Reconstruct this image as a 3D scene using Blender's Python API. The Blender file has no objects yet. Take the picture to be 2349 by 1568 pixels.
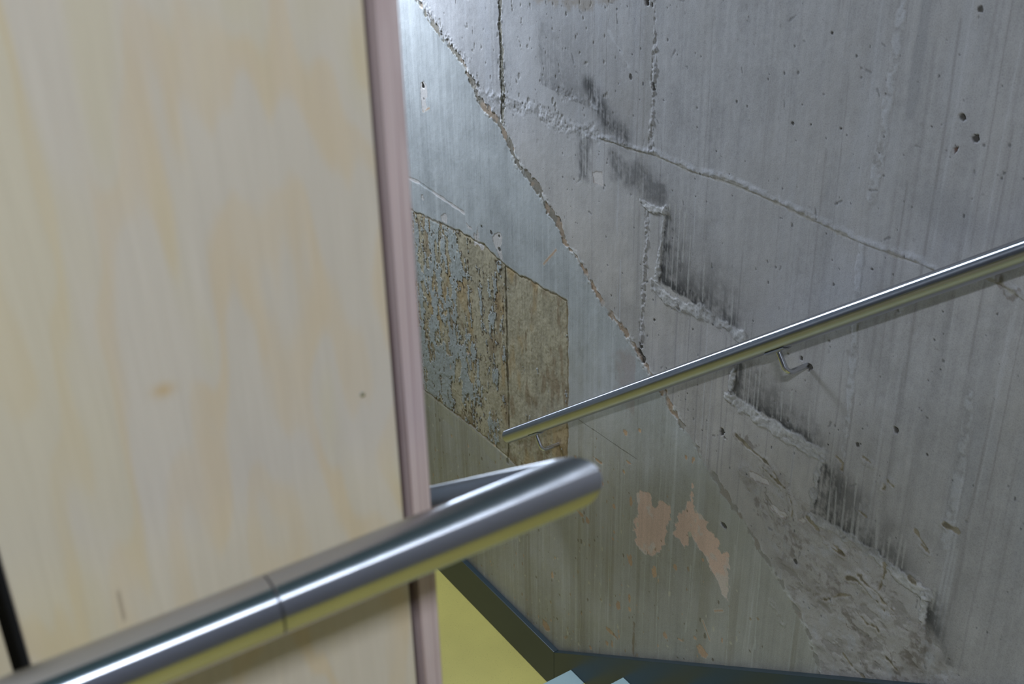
import bpy, bmesh, math, random
import numpy as np
from mathutils import Vector, Matrix

# World frame: +X towards the concrete wall, +Y down the flight (away from the
# camera), +Z up.  Upper landing floor is Z = 0, lower landing floor Z = -1.187.
SC = bpy.context.scene
COL = SC.collection

# ------------------------------------------------------------------ camera
cam_d = bpy.data.cameras.new('camera')
cam = bpy.data.objects.new('camera', cam_d)
COL.objects.link(cam)
right = Vector((0.83267, -0.55339, -0.02070))
up = Vector((0.26844, 0.37065, 0.88913))
back = Vector((-0.48436, -0.74591, 0.45718))
M = Matrix((right, up, back)).transposed().to_4x4()
M.translation = Vector((0, 0, 1.55))
cam.matrix_world = M
cam_d.sensor_width = 36
cam_d.sensor_fit = 'HORIZONTAL'
cam_d.lens = 2590.0 / 2349.0 * 36.0
cam_d.clip_start = 0.05
cam_d.dof.use_dof = True
cam_d.dof.focus_distance = 2.7
cam_d.dof.aperture_fstop = 7.0
SC.camera = cam

# ------------------------------------------------------------------ world, lights, exposure
wd = bpy.data.worlds.new('World')
SC.world = wd
wd.use_nodes = True
wd.node_tree.nodes['Background'].inputs[0].default_value = (0.55, 0.65, 0.85, 1)
wd.node_tree.nodes['Background'].inputs[1].default_value = 0.02


def area(name, loc, target, sx, sy, watts, colour, spin=0.0):
    d = bpy.data.lights.new(name, 'AREA')
    d.shape = 'RECTANGLE'
    d.size, d.size_y = sx, sy
    d.energy = watts
    d.color = colour
    o = bpy.data.objects.new(name, d)
    COL.objects.link(o)
    o.location = loc
    q = (Vector(target) - Vector(loc)).to_track_quat('-Z', 'Y')
    o.rotation_euler = q.to_euler()
    o.rotation_euler.rotate_axis('Z', spin)
    return o


# high wall light over the upper landing, wall light over the lower landing
area('landing_light', (-0.90, -1.32, 3.32), (0.70, 1.00, 0.90), 0.75, 0.10, 92, (0.80, 0.872, 1.0))
area('rail_highlight_fill', (1.05, -1.40, 3.20), (1.05, 0.60, 1.60), 0.25, 0.06, 2.5, (0.80, 0.872, 1.0))  # added lamp, only there to carry the rail highlight to its right end
area('lower_landing_light', (1.27, 3.57, 1.55), (1.64, 2.75, 0.60), 0.14, 0.5, 55, (0.735, 0.845, 1.0))

SC.view_settings.view_transform = 'Standard'
SC.view_settings.look = 'None'
SC.view_settings.gamma = 1.0
SC.view_settings.use_curve_mapping = False
SC.view_settings.exposure = 0.0


# ------------------------------------------------------------------ helpers
def lin(r, g, b):
    def f(c):
        c /= 255.0
        return c / 12.92 if c <= 0.04045 else ((c + 0.055) / 1.055) ** 2.4
    return np.array([f(r), f(g), f(b)])


class NT:
    """small helper to write node trees"""
    def __init__(self, name):
        self.m = bpy.data.materials.new(name)
        self.m.use_nodes = True
        self.t = self.m.node_tree
        self.b = self.t.nodes['Principled BSDF']

    def n(self, kind, **kw):
        nd = self.t.nodes.new(kind)
        for k, v in kw.items():
            if k.startswith('i_'):
                key = k[2:].replace('_', ' ')
                nd.inputs[int(key) if key.isdigit() else key].default_value = v
            else:
                setattr(nd, k, v)
        return nd

    def l(self, a, b):
        self.t.links.new(a, b)

    def coords(self, scale=(1, 1, 1)):
        c = self.n('ShaderNodeTexCoord')
        m = self.n('ShaderNodeMapping')
        m.inputs['Scale'].default_value = scale
        self.l(c.outputs['Object'], m.inputs['Vector'])
        return m.outputs[0]

    def noise(self, vec, scale, detail=4, rough=0.55):
        nd = self.n('ShaderNodeTexNoise', i_Scale=scale, i_Detail=detail, i_Roughness=rough)
        self.l(vec, nd.inputs['Vector'])
        return nd.outputs['Fac']

    def ramp(self, fac, stops):
        r = self.n('ShaderNodeValToRGB')
        e = r.color_ramp.elements
        while len(e) < len(stops):
            e.new(0.5)
        for el, (p, c) in zip(e, stops):
            el.position = p
            el.color = tuple(c) + (1,)
        self.l(fac, r.inputs[0])
        return r.outputs[0]

    def bump(self, h, strength, dist=0.001):
        bp = self.n('ShaderNodeBump', i_Strength=strength, i_Distance=dist)
        self.l(h, bp.inputs['Height'])
        self.l(bp.outputs[0], self.b.inputs['Normal'])

    def mul(self, a, b):
        m = self.n('ShaderNodeMix', data_type='RGBA', blend_type='MULTIPLY')
        m.inputs[0].default_value = 1.0
        self.l(a, m.inputs[6])
        self.l(b, m.inputs[7])
        return m.outputs[2]


def plain(name, col, rough=0.5, metal=0.0, bump=None, var=0.0):
    t = NT(name)
    t.b.inputs['Roughness'].default_value = rough
    t.b.inputs['Metallic'].default_value = metal
    v = t.coords()
    f = t.noise(v, 9.0, 6)
    c0 = [max(0, c * (1 - var)) for c in col]
    c1 = [c * (1 + var) for c in col]
    t.l(t.ramp(f, [(0.3, c0), (0.7, c1)]), t.b.inputs['Base Color'])
    if bump:
        t.bump(t.noise(v, bump[0], 4), bump[1])
    return t.m


def obj(name, verts, faces, mat, parent=None, smooth=False):
    me = bpy.data.meshes.new(name)
    me.from_pydata([tuple(v) for v in verts], [], faces)
    me.update()
    o = bpy.data.objects.new(name, me)
    COL.objects.link(o)
    if mat:
        me.materials.append(mat)
    if smooth:
        me.polygons.foreach_set('use_smooth', [True] * len(me.polygons))
    if parent:
        o.parent = parent
        o.matrix_parent_inverse = Matrix.Translation(-Vector(parent.location))
    return o


def from_bm(name, bm, mat, parent=None, smooth=False):
    me = bpy.data.meshes.new(name)
    bmesh.ops.recalc_face_normals(bm, faces=bm.faces)
    bm.to_mesh(me)
    bm.free()
    o = bpy.data.objects.new(name, me)
    COL.objects.link(o)
    me.materials.append(mat)
    if smooth:
        me.polygons.foreach_set('use_smooth', [True] * len(me.polygons))
    if parent:
        o.parent = parent
        o.matrix_parent_inverse = Matrix.Translation(-Vector(parent.location))
    return o


def box(name, lo, hi, mat, parent=None, bevel=0.0):
    bm = bmesh.new()
    bmesh.ops.create_cube(bm, size=1.0)
    for v in bm.verts:
        v.co = Vector([(lo[i] + hi[i]) / 2 + v.co[i] * (hi[i] - lo[i]) for i in range(3)])
    if bevel:
        bmesh.ops.bevel(bm, geom=bm.edges[:], offset=bevel, segments=2, affect='EDGES', profile=0.6)
    return from_bm(name, bm, mat, parent)


def prism(name, pts, x0, x1, mat, parent=None, bevel=0.0):
    """(y, z) outline extruded from x0 to x1"""
    bm = bmesh.new()
    a = [bm.verts.new((x0, y, z)) for y, z in pts]
    b = [bm.verts.new((x1, y, z)) for y, z in pts]
    n = len(pts)
    bm.faces.new(a)
    bm.faces.new(b[::-1])
    for i in range(n):
        bm.faces.new((a[i], b[i], b[(i + 1) % n], a[(i + 1) % n]))
    if bevel:
        bmesh.ops.bevel(bm, geom=bm.edges[:], offset=bevel, segments=2, affect='EDGES', profile=0.6)
    return from_bm(name, bm, mat, parent)


def tube(name, pts, r, mat, parent=None, seg=48, cap=0.0012):
    """round bar along a polyline with mitred corners and softly chamfered ends"""
    P = [Vector(p) for p in pts]
    # extra ring just inside each end gives the small edge radius
    rings = []
    n = len(P)
    d0 = (P[1] - P[0]).normalized()
    ref = Vector((0, 0, 1)) if abs(d0.z) < 0.9 else Vector((1, 0, 0))
    u = d0.cross(ref).normalized()
    for i in range(n):
        if i == 0:
            d = d0
        elif i == n - 1:
            d = (P[i] - P[i - 1]).normalized()
        else:
            d = (P[i] - P[i - 1]).normalized()
        if i > 0:
            # transport the frame across the last joint
            dp = (P[i] - P[i - 1]).normalized()
            if i > 1:
                q = (P[i - 1] - P[i - 2]).normalized().rotation_difference(dp)
                u = (q @ u).normalized()
            d = dp
        w = d.cross(u).normalized()
        ring = []
        for k in range(seg):
            a = 2 * math.pi * k / seg
            o = (u * math.cos(a) + w * math.sin(a)) * r
            if 0 < i < n - 1:
                nxt = (P[i + 1] - P[i]).normalized()
                nrm = (d + nxt).normalized()
                t = -(o.dot(nrm)) / d.dot(nrm)
                ring.append(P[i] + o + d * t)
            else:
                ring.append((P[i] + o, o, d))
        rings.append(ring)
    verts, faces = [], []

    def add(ring):
        s = len(verts)
        verts.extend(ring)
        return s
    idx = []
    for i, ring in enumerate(rings):
        if i in (0, n - 1):
            sgn = 1 if i == 0 else -1
            d = ring[0][2]
            outer = [p + d * (cap * sgn) for p, o, _ in ring]
            inner = [p - o * (cap / r) for p, o, _ in ring]
            if i == 0:
                idx.append(add(inner)); idx.append(add(outer))
            else:
                idx.append(add(outer)); idx.append(add(inner))
        else:
            idx.append(add(ring))
    for a, b in zip(idx[:-1], idx[1:]):
        for k in range(seg):
            k2 = (k + 1) % seg
            faces.append((a + k, a + k2, b + k2, b + k))
    faces.append(tuple(idx[0] + k for k in range(seg))[::-1])
    faces.append(tuple(idx[-1] + k for k in range(seg)))
    o = obj(name, verts, faces, mat, parent)
    me = o.data
    uv = me.uv_layers.new(name='UVMap')
    for p in me.polygons:
        for li, vi in zip(p.loop_indices, p.vertices):
            k, g = vi % seg, vi // seg
            if k == 0 and any(v % seg == seg - 1 for v in p.vertices):
                k = seg
            uv.data[li].uv = (k / seg, g / 8)
    sm = [len(p.vertices) == 4 for p in me.polygons]
    me.polygons.foreach_set('use_smooth', sm)
    # crease mitres and end chamfers
    bm = bmesh.new(); bm.from_mesh(me)
    bmesh.ops.recalc_face_normals(bm, faces=bm.faces)
    for e in bm.edges:
        if len(e.link_faces) == 2 and e.calc_face_angle(0) > math.radians(28):
            e.smooth = False
    bm.to_mesh(me); bm.free()
    return o


def arc(p0, c, p1, n=7):
    """quadratic bend from p0 to p1 with control c"""
    p0, c, p1 = Vector(p0), Vector(c), Vector(p1)
    return [p0 * (1 - t) ** 2 + c * 2 * t * (1 - t) + p1 * t * t for t in [i / n for i in range(n + 1)]]


def thing(name, label, cat, loc=(0, 0, 0), group=None):
    o = bpy.data.objects.new(name, None)
    COL.objects.link(o)
    o.location = loc
    o.empty_display_size = 0.05
    o['label'] = label
    o['category'] = cat
    if group:
        o['group'] = group
    return o


def struct(o):
    o['kind'] = 'structure'
    return o


# ------------------------------------------------------------------ noise on regular grids
def vnoise(a, b, ca, cb, seed):
    """smooth value noise in 0..1 on the grid b (rows) x a (columns)"""
    rg = np.random.default_rng(seed)
    na = int((a.max() - a.min()) / ca) + 4
    nb = int((b.max() - b.min()) / cb) + 4
    L = rg.random((nb, na)).astype(np.float32)

    def cells(x, cell, off):
        t = (x - x.min()) / cell + off
        i = np.floor(t).astype(int)
        f = (t - i).astype(np.float32)
        return i, f * f * (3 - 2 * f)
    i, f = cells(a, ca, rg.random())
    j, g = cells(b, cb, rg.random())
    T = L[:, i] * (1 - f) + L[:, i + 1] * f
    g = g[:, None]
    return T[j] * (1 - g) + T[j + 1] * g


def fbm(a, b, ca, cb, seed, octv=4, gain=0.5):
    s, w, tot = 0, 1.0, 0.0
    for k in range(octv):
        s = s + w * vnoise(a, b, ca / 2 ** k, cb / 2 ** k, seed * 31 + k)
        tot += w
        w *= gain
    s = s / tot
    return (s - s.mean()) / (s.std() + 1e-6)      # unit variance


def ss(a, b, x):
    t = np.clip((x - a) / (b - a), 0, 1)
    return t * t * (3 - 2 * t)


# ------------------------------------------------------------------ the old concrete wall
# Marks on the wall, all as (y, z) millimetres in the plane of the wall.
W = {
  'dado': [(2997,943),(2926,888),(2867,854),(2796,822),(2746,795),(2696,749),(2675,710),(2620,685),(2558,662),(2523,627),(2481,576),(2419,543),(2372,519),(2332,482),(2288,458),(2248,409),(2200,388),(2151,343),(2085,292),(2012,259),(1967,234),(1922,197),(1878,169),(1834,143),(1782,99),(1724,66),(1665,15),(1624,-7),(1576,-37),(1529,-66),(1474,-108),(1406,-153),(1345,-201),(1314,-230),(1281,-284),(1246,-346)],
  'vcrack': [(2544,1008),(2550,929),(2542,873),(2547,814),(2543,756),(2547,671)],
  'torn': [(2685,733),(2595,731),(2497,736),(2394,739),(2321,728),(2249,726),(2176,734),(2127,746)],
  'torn2': [(2373,820),(2305,811),(2195,804),(2121,799)],
  'rust': [(3311,238),(3126,243),(2953,254),(2793,265),(2667,268),(2596,250),(2550,238),(2459,236),(2351,242),(2246,244),(2241,16),(2244,-277),(2248,-434),(2523,-436),(2736,-420),(2904,-426),(3110,-432),(3416,-439)],
  'rustseam': [(2555,236),(2552,142),(2552,26),(2555,-109),(2553,-232),(2555,-345),(2566,-449)],
  'edgeE': [(3156,352),(3054,357),(2944,349),(2851,343),(2777,337)],
  'rustlow': [(3149,-441),(2964,-437),(2791,-434),(2656,-430),(2523,-431)],
  'thin': [(2209,-104),(2084,-101),(2008,-101),(1934,-99)],
  'form': [(2106,731),(2038,733),(1973,735),(1910,741),(1834,738),(1762,736),(1693,743),(1627,744),(1563,741),(1501,739),(1441,733),(1384,729),(1329,725),(1276,724),(1225,726),(1176,728),(1138,726)],
  'form2': [(1043,747),(1008,746),(982,741),(957,733)],
  'joint': [(1927,1091),(1921,991),(1920,915),(1920,845),(1921,774),(1926,747)],
  'joint2': [(1930,613),(1926,515),(1928,423),(1932,327),(1932,242)],
  'seam1': [(1278,1181),(1279,1079),(1282,1010),(1284,954),(1288,880),(1291,820)],
  'seam2': [(1301,721),(1296,641),(1283,456),(1277,357),(1277,263)],
  'seam3': [(1022,527),(1016,400),(1011,296),(1016,191)],
  'smooth1': [(1230,1188),(1232,1110),(1232,1036),(1233,989)],
  'strip1': [(982,130),(979,45),(978,-44)],
  'smear': [(2466,1019),(2042,1077),(2097,1042),(2232,1021),(2360,1014)],
  'scrape': [(2084,991),(2049,959),(2010,925)],
  'pale': [(2498,981),(2383,993),(2367,815),(2249,773),(2345,738),(2497,744)],
  'tri': [[(2375,1000),(2363,816),(2116,790),0.55],[(1857,635),(1880,438),(1582,413),1.0],[(1602,369),(1616,251),(1325,240),0.95],[(1327,237),(1340,81),(1051,67),0.95],[(1033,74),(1021,-88),(948,-66),0.9]],
  'quad': [([(2088,714),(1940,715),(1861,687),(1848,614),(2069,649)],0.6),([(2194,741),(2137,743),(2152,614),(2196,602)],0.75),([(1039,70),(995,105),(977,-42),(1023,-89)],0.55)],
  'blob': [([(2160,851),(2111,809),(2081,773),(2022,758)],32,0.95),([(2250,914),(2195,860),(2142,828)],64,0.35),([(1597,316),(1499,299),(1357,281)],24,0.5)],
  'brown': [([(1429,-12),(1366,-34),(1298,-57),(1263,-82)],39),([(1154,-157),(1139,-201)],24),([(1064,-174),(1025,-79),(1000,-37)],28),([(1502,19),(1458,1)],16),([(1567,158),(1510,152)],13),([(1221,-114),(1189,-127)],15),([(1000,745),(970,742)],11)],
  'nos': [([(1892,419),(1843,403),(1740,407)],15),([(1727,416),(1663,413),(1596,407)],14),([(1615,240),(1491,228),(1336,232)],17),([(1338,66),(1255,74),(1127,71)],11),([(1113,63),(1036,58)],13),([(1864,617),(1882,440)],5),([(1331,224),(1344,69)],6),([(1605,313),(1617,244)],5),([(1859,618),(1903,613),(1951,616)],7),([(1035,50),(1023,-77)],5)],
  'cr': [[(1224,-26),(1199,-15),(1172,-23),(1158,-33),(1142,-33)],[(1194,1),(1171,-9),(1145,-11),(1128,-22),(1105,-28),(1093,-33),(1096,-47)],[(1184,-94),(1156,-104),(1132,-96),(1124,-103)],[(1063,162),(1051,158)],[(1205,-225),(1179,-240),(1147,-247)],[(1270,33),(1239,25)],[(1273,-118),(1231,-76),(1206,-62)],[(1425,-234),(1397,-240),(1387,-265)],[(1100,-152),(1080,-160),(1066,-166)],[(1139,68),(1135,50),(1141,-2)],[(1077,75),(1061,71)],[(1116,-58),(1121,-43)],[(1492,112),(1452,104),(1416,94),(1396,68),(1392,36)],[(1350,58),(1303,41),(1281,25),(1242,24)],[(1293,247),(1275,240),(1275,226)],[(1081,184),(1061,169),(1046,158)],[(1219,153),(1201,150)],[(1455,22),(1412,21)],[(1228,281),(1199,277)],[(1168,237),(1161,258),(1147,253)],[(1025,235),(994,237)],[(1580,151),(1536,138),(1480,133),(1437,104)]],
  'broken': [(1572,71),(1441,142),(1328,67),(1220,76),(1102,50),(1041,13),(942,-73),(908,-92),(1232,-351),(1330,-216),(1457,-72)],
  'pink': [[(1913,-187),(1874,-173),(1866,-205),(1844,-192),(1823,-175),(1791,-165),(1781,-182),(1793,-210),(1802,-247),(1793,-255),(1811,-279),(1804,-298),(1814,-327),(1841,-349),(1869,-373),(1892,-376),(1922,-372),(1929,-361),(1928,-300),(1921,-259),(1924,-206)],[(1717,-51),(1711,-98),(1703,-131),(1678,-125),(1656,-137),(1657,-159),(1644,-164),(1614,-158),(1611,-173),(1616,-193),(1600,-205),(1577,-186),(1572,-220),(1573,-278),(1574,-322),(1591,-299),(1619,-273),(1652,-246),(1678,-241),(1695,-226),(1712,-210),(1720,-254),(1730,-265),(1752,-252),(1779,-251),(1764,-233),(1774,-212),(1758,-172),(1734,-132),(1721,-103)]],
  'chips': [(1981,-40,6.4,10.6),(1924,-7,4.1,5.8),(1719,13,5.5,11.7),(1744,4,3.2,7.1),(2099,-193,13.7,4.6),(2177,-419,10.9,6.9),(2143,-424,5.9,9.8),(1946,-440,6.6,13.2),(1843,-413,6.4,16.5),(1762,-344,4.4,9.7),(2203,-237,4.7,9.5),(1969,-128,6.9,4.3),(1952,-245,4.0,17.9),(2023,-305,4.2,8.3),(2025,-417,4.3,4.3),(1661,-259,3.8,5.8),(1985,-168,4.0,6.2),(2075,-257,2.8,6.5),(2321,-741,4.9,12.3),(1993,-635,6.7,13.3),(2022,-758,19.2,8.5),(1638,-546,12.6,13.9),(1787,-597,5.6,8.4),(1943,-576,4.3,12.2),(1940,-614,5.1,7.3),(1668,-521,5.3,6.6),(1727,-570,6.1,4.8),(1572,-457,3.2,9.5),(2357,-980,13.1,17.5),(2040,-815,5.5,8.6),(2016,-797,3.9,10.1),(2120,-891,4.1,5.7)],
  'slash': [[(2356,315),(2296,377)],[(1646,-446),(1616,-487)],[(1606,-384),(1579,-364)],[(2955,620),(2997,601)]],
  'chipw': [[(3001,688),(2979,695),(2964,681),(2964,655),(2977,640),(2971,620),(2990,600),(3002,609),(3007,642)],[(2596,329),(2577,337),(2563,325),(2568,304),(2579,289),(2569,281),(2566,254),(2581,258),(2599,278),(2617,294),(2616,312)],[(2906,293),(2889,300),(2881,291),(2884,274),(2900,267),(2917,273),(2920,281)],[(2721,298),(2710,277),(2699,325),(2696,281),(2664,260),(2681,246),(2704,256),(2724,250)],[(2764,307),(2725,297),(2757,296)],[(3040,319),(3028,323),(3028,304),(3039,305)],[(1376,38),(1361,54),(1352,48),(1359,37)],[(1462,27),(1448,34),(1426,35),(1405,36),(1400,31),(1411,17),(1433,19),(1455,18)],[(1534,82),(1503,87),(1472,89),(1467,80),(1497,71),(1528,66)],[(2139,637),(2100,651),(2097,615),(2134,610)]],
  'holes': [(1127,1006,6.4),(1099,975,6.4),(1134,949,7.3),(1657,918,2.7),(1266,681,5.1),(1162,379,6.4),(1935,219,12.2),(1932,236,9.7),(1925,202,9.8),(1397,417,8.8),(1415,426,6.9),(2001,903,4.0),(1919,900,4.8),(1918,890,4.9),(2581,325,5.5),(2583,281,5.6),(2623,322,5.6),(2676,325,4.2),(2988,684,9.5),(2987,642,5.5),(1185,977,2.9),(1128,1182,3.3),(1426,1096,2.3),(1380,927,2.4),(1500,910,2.5),(1454,918,2.5),(1884,1074,2.7),(1951,1076,8.3),(1936,1070,6.4),(1626,136,9.2),(1619,128,8.0),(1245,302,3.9),(1086,361,2.7),(1367,-71,5.7),(1599,-114,6.2),(1318,263,3.0),(1238,307,2.9),(1886,327,3.5),(1747,360,3.3)],
  'drip': [[(1306,309),(1294,79)],[(1283,176),(1275,80)],[(1261,216),(1255,78)],[(1237,246),(1228,76)],[(1219,171),(1216,80)],[(1110,156),(1111,71)],[(1100,152),(1098,84)],[(1017,85),(1016,33)],[(1380,347),(1373,251)],[(1430,337),(1429,293)],[(1457,324),(1453,256)],[(1138,135),(1134,81)],[(1176,178),(1165,94)],[(1848,637),(1849,446)],[(1828,644),(1829,436)],[(1811,638),(1812,437)],[(1794,633),(1795,515)],[(1772,587),(1772,423)],[(1721,583),(1721,443)],[(1625,490),(1625,404)],[(1582,443),(1582,389)],[(1569,340),(1569,233)],[(1555,335),(1555,211)],[(1526,358),(1526,236)],[(1537,332),(1537,242)],[(2180,733),(2180,598)],[(2167,725),(2167,624)]],
  'pdrip': [[(1555,-146),(1551,-252),(1561,-307),(1555,-401),(1552,-517)],[(1471,-132),(1468,-275),(1461,-404)],[(1704,-305),(1702,-438),(1708,-529)],[(2074,-471),(2075,-857)],[(2197,-586),(2197,-927)],[(1827,-419),(1820,-703)],[(2271,-712),(2268,-1001)]],
  'stain': [([(1918,-651),(1915,-763)],12)],
}


WALL_X = 1.64


def graded(lo, d0, d1, hi, fine, coarse):
    a = np.arange(lo, d0, coarse)
    b = np.arange(d0, d1, fine)
    c = np.arange(d1, hi + coarse * 0.5, coarse)
    return np.concatenate([a, b, c])


def build_wall():
    ya = graded(-2.0, 0.74, 3.30, 5.0, 0.0019, 0.02)
    za = graded(-1.187, -1.12, 1.30, 3.4, 0.0018, 0.02)
    NY, NZ = len(ya), len(za)
    Y, Z = np.meshgrid(ya.astype(np.float32), za.astype(np.float32))

    def F(cy, cz, seed, o=4, g=0.5):
        return fbm(ya, za, cy, cz, seed, o, g).astype(np.float32)

    def pts(p):
        return np.array(p, dtype=np.float32)[:, :2] / 1000.0

    def window(p, m):
        i0, i1 = np.searchsorted(ya, [p[:, 0].min() - m, p[:, 0].max() + m])
        j0, j1 = np.searchsorted(za, [p[:, 1].min() - m, p[:, 1].max() + m])
        return slice(j0, j1), slice(i0, i1)

    def dist(line, m=0.1):
        """distance to an open polyline (metres), 9 far away"""
        p = pts(line)
        D = np.full((NZ, NY), 9.0, np.float32)
        s = window(p, m)
        y, z = Y[s], Z[s]
        d = D[s]
        for a, b in zip(p[:-1], p[1:]):
            v = b - a
            t = np.clip(((y - a[0]) * v[0] + (z - a[1]) * v[1]) / (v @ v + 1e-9), 0, 1)
            d = np.minimum(d, np.hypot(y - a[0] - t * v[0], z - a[1] - t * v[1]))
        D[s] = d
        return D

    def poly(line, m=0.1):
        """signed distance to a closed polygon, positive inside"""
        p = pts(line)
        D = -dist(list(line) + [line[0]], m)
        s = window(p, m)
        y, z = Y[s], Z[s]
        ins = np.zeros(y.shape, bool)
        for a, b in zip(p, np.roll(p, -1, 0)):
            if a[1] == b[1]:
                continue
            c = ((a[1] > z) != (b[1] > z)) & (y < (b[0] - a[0]) * (z - a[1]) / (b[1] - a[1]) + a[0])
            ins ^= c
        d = D[s]
        D[s] = np.where(ins, -d, d)
        return D

    e1 = F(.030, .030, 1, 4, .6)          # general edge wobble
    e2 = F(.012, .012, 2, 3, .6)
    mott = F(.25, .30, 3, 5, .55)
    mid = F(.05, .06, 4, 4, .6)
    fine = F(.010, .012, 5, 3, .7)
    strk = F(.010, .50, 6, 3, .6)         # thin vertical streaks
    strk2 = F(.035, .90, 7, 3, .6)        # broad vertical streaks
    hair = F(.0045, .16, 8, 2, .6)

    H = np.zeros((NZ, NY), np.float32)
    C = np.zeros((NZ, NY, 3), np.float32)
    R = np.full((NZ, NY), .78, np.float32)

    def mix(mask, col, s=None):
        col = np.asarray(col, np.float32)
        if s is None:
            rows = np.flatnonzero(mask.max(1) > 0)
            if not len(rows):
                return
            cols = np.flatnonzero(mask.max(0) > 0)
            s = (slice(rows[0], rows[-1] + 1), slice(cols[0], cols[-1] + 1))
            mask = mask[s]
            if col.ndim == 3 and col.shape[0] == NZ:
                col = col[s]
        mk = np.clip(mask, 0, 1)[..., None]
        C[s] += (col - C[s]) * mk

    def near(line, m):
        """window around a polyline and the distance to it inside that window"""
        p = pts(line)
        s = window(p, m)
        y, z = Y[s], Z[s]
        d = np.full(y.shape, 9.0, np.float32)
        for a, b in zip(p[:-1], p[1:]):
            v = b - a
            t = np.clip(((y - a[0]) * v[0] + (z - a[1]) * v[1]) / (v @ v + 1e-9), 0, 1)
            d = np.minimum(d, np.hypot(y - a[0] - t * v[0], z - a[1] - t * v[1]))
        return s, d

    # --- bare concrete
    base = np.array(CONC, np.float32)
    C[:] = base
    C *= (1 + .050 * mott + .030 * mid + .025 * fine + .035 * strk + .03 * strk2)[..., None]
    mix(.35 * ss(.2, 1.8, mott + .5 * strk2), base * [.92, .90, .86])
    mix(.40 * ss(.6, 2.0, F(.07, .35, 9, 4)), base * [1.10, 1.13, 1.18])
    # warm bare band next to the paint edge
    dl = pts(W['dado'])
    yb = np.interp(Z, dl[::-1, 1], dl[::-1, 0]).astype(np.float32)
    sd = (Y - yb) * .60                       # >0 : painted side
    warm = ss(-.75, -.12, sd) * ss(.85, .35, Z)
    mix(.8 * warm, base * (np.array([1.10, 1.04, .93])[None, None, :] * (1 + .04 * mid + .04 * mott + .02 * strk)[..., None]))
    H += .00020 * mid + .00010 * fine + .0007 * mott

    # thin dark run marks
    rg = np.random.default_rng(11)
    for k in range(150):
        y0 = rg.uniform(.8, 2.15)
        zt = rg.uniform(.2, 1.5) if rg.random() < .75 else rg.uniform(-.6, .6)
        L = rg.uniform(.12, .75)
        wv = rg.uniform(.0010, .0030)
        wob = .004 * vnoise(za, np.array([0., 1.]), .12, 1., 500 + k)[0] + .0015 * vnoise(za, np.array([0., 1.]), .03, 1., 900 + k)[0]
        i0, i1 = np.searchsorted(ya, [y0 - .02, y0 + .02])
        dd = np.abs(Y[:, i0:i1] - y0 - wob[:, None])
        mk = ss(wv * 1.6, wv * .5, dd) * ss(zt - L, zt - L + .05, Z[:, i0:i1]) * ss(zt, zt - .02, Z[:, i0:i1])
        amt = rg.uniform(.15, .55)
        cc = base * ([.66, .64, .62] if rg.random() < .75 else [1.25, 1.27, 1.3])
        sub = C[:, i0:i1]
        C[:, i0:i1] = sub * (1 - amt * mk[..., None]) + cc.astype(np.float32) * (amt * mk[..., None])
    # blotches where the skin of the concrete came off
    bl = F(.016, .022, 13, 2, .5)
    mix(.55 * ss(2.35, 2.6, bl) * (sd < 0), base * [.72, .71, .68])
    bl = F(.009, .011, 14, 2, .5)
    mix(.7 * ss(2.9, 3.2, bl) * (sd < 0), base * [.45, .44, .42])

    # smooth grout bands and joints between shutter boards
    mix(.75 * ss(.014, .008, dist(W['smooth1']) + .001 * e1), base * [.80, .81, .82])
    q = np.exp(-(((Y - 1.13) / .10) ** 2 + ((Z - .84) / .055) ** 2))
    mix(.5 * ss(.25, .9, q + .12 * mid), base * [.76, .77, .78])
    for nm, wd_, sgn in (('seam1', .013, 1.), ('seam2', .010, 1.), ('seam3', .012, 1.)):
        d = dist(W[nm]) + .002 * e1
        mk = ss(wd_, wd_ * .5, d)
        mix(.55 * mk * ss(-.6, .6, e2), base * [1.22, 1.26, 1.32])
        mix(.35 * mk * ss(.5, 1.5, -e2), base * [.6, .6, .58])
        H += .0007 * mk * (1 + .6 * e2)
        mix(.2 * ss(.002, .0008, np.abs(d - wd_)), base * [.62, .6, .58])
    for nm in ('joint', 'joint2'):
        d = dist(W[nm]) + .0025 * e1
        mk = ss(.009, .003, d)
        H += .0022 * mk * (.4 + e2)
        mix(.45 * mk, base * [.74, .74, .76])
        mix(.5 * ss(.002, .0005, np.abs(d - .010)), base * [1.2, 1.22, 1.25])
        mix(.4 * ss(.03, .01, np.abs(Y - .018 - np.interp(Z, pts(W[nm])[::-1, 1], pts(W[nm])[::-1, 0]))) * (dist(W[nm], .06) < .06), base * [.80, .78, .72])
    # horizontal shutter joint with a raised lip
    for nm in ('form', 'form2'):
        d = dist(W[nm]) + .0015 * e1
        p = pts(W[nm])
        zc = np.interp(Y, p[::-1, 0], p[::-1, 1])
        up_ = (Z > zc) & (d < .06)
        lip = ss(.020, .013, d + .002 * e2) * up_
        mix(.5 * lip * ss(-1.2, .4, e2), base * [1.14, 1.17, 1.22])
        H += .0022 * ss(.018, .004, d) * up_ * (1 + .35 * e2)
        mix(.5 * ss(.0035, .0012, d + .001 * e2), base * [.80, .74, .56])
        H -= .0012 * ss(.004, .001, d)

    # --- soot that settled above the treads of the old stair
    soot = np.zeros((NZ, NY), np.float32)
    for a, b, c, s in W['tri']:
        A, B, Cc = [np.array(q, np.float32) / 1000 for q in (a, b, c)]
        Tm = np.array([[A[0] - Cc[0], B[0] - Cc[0]], [A[1] - Cc[1], B[1] - Cc[1]]])
        Ti = np.linalg.inv(Tm)
        la = Ti[0, 0] * (Y - Cc[0]) + Ti[0, 1] * (Z - Cc[1])
        lb = Ti[1, 0] * (Y - Cc[0]) + Ti[1, 1] * (Z - Cc[1])
        lc = 1 - la - lb
        hR = lc * abs(np.cross(B - A, Cc - A)) / np.hypot(*(B - A))      # metres out from the riser
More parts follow.
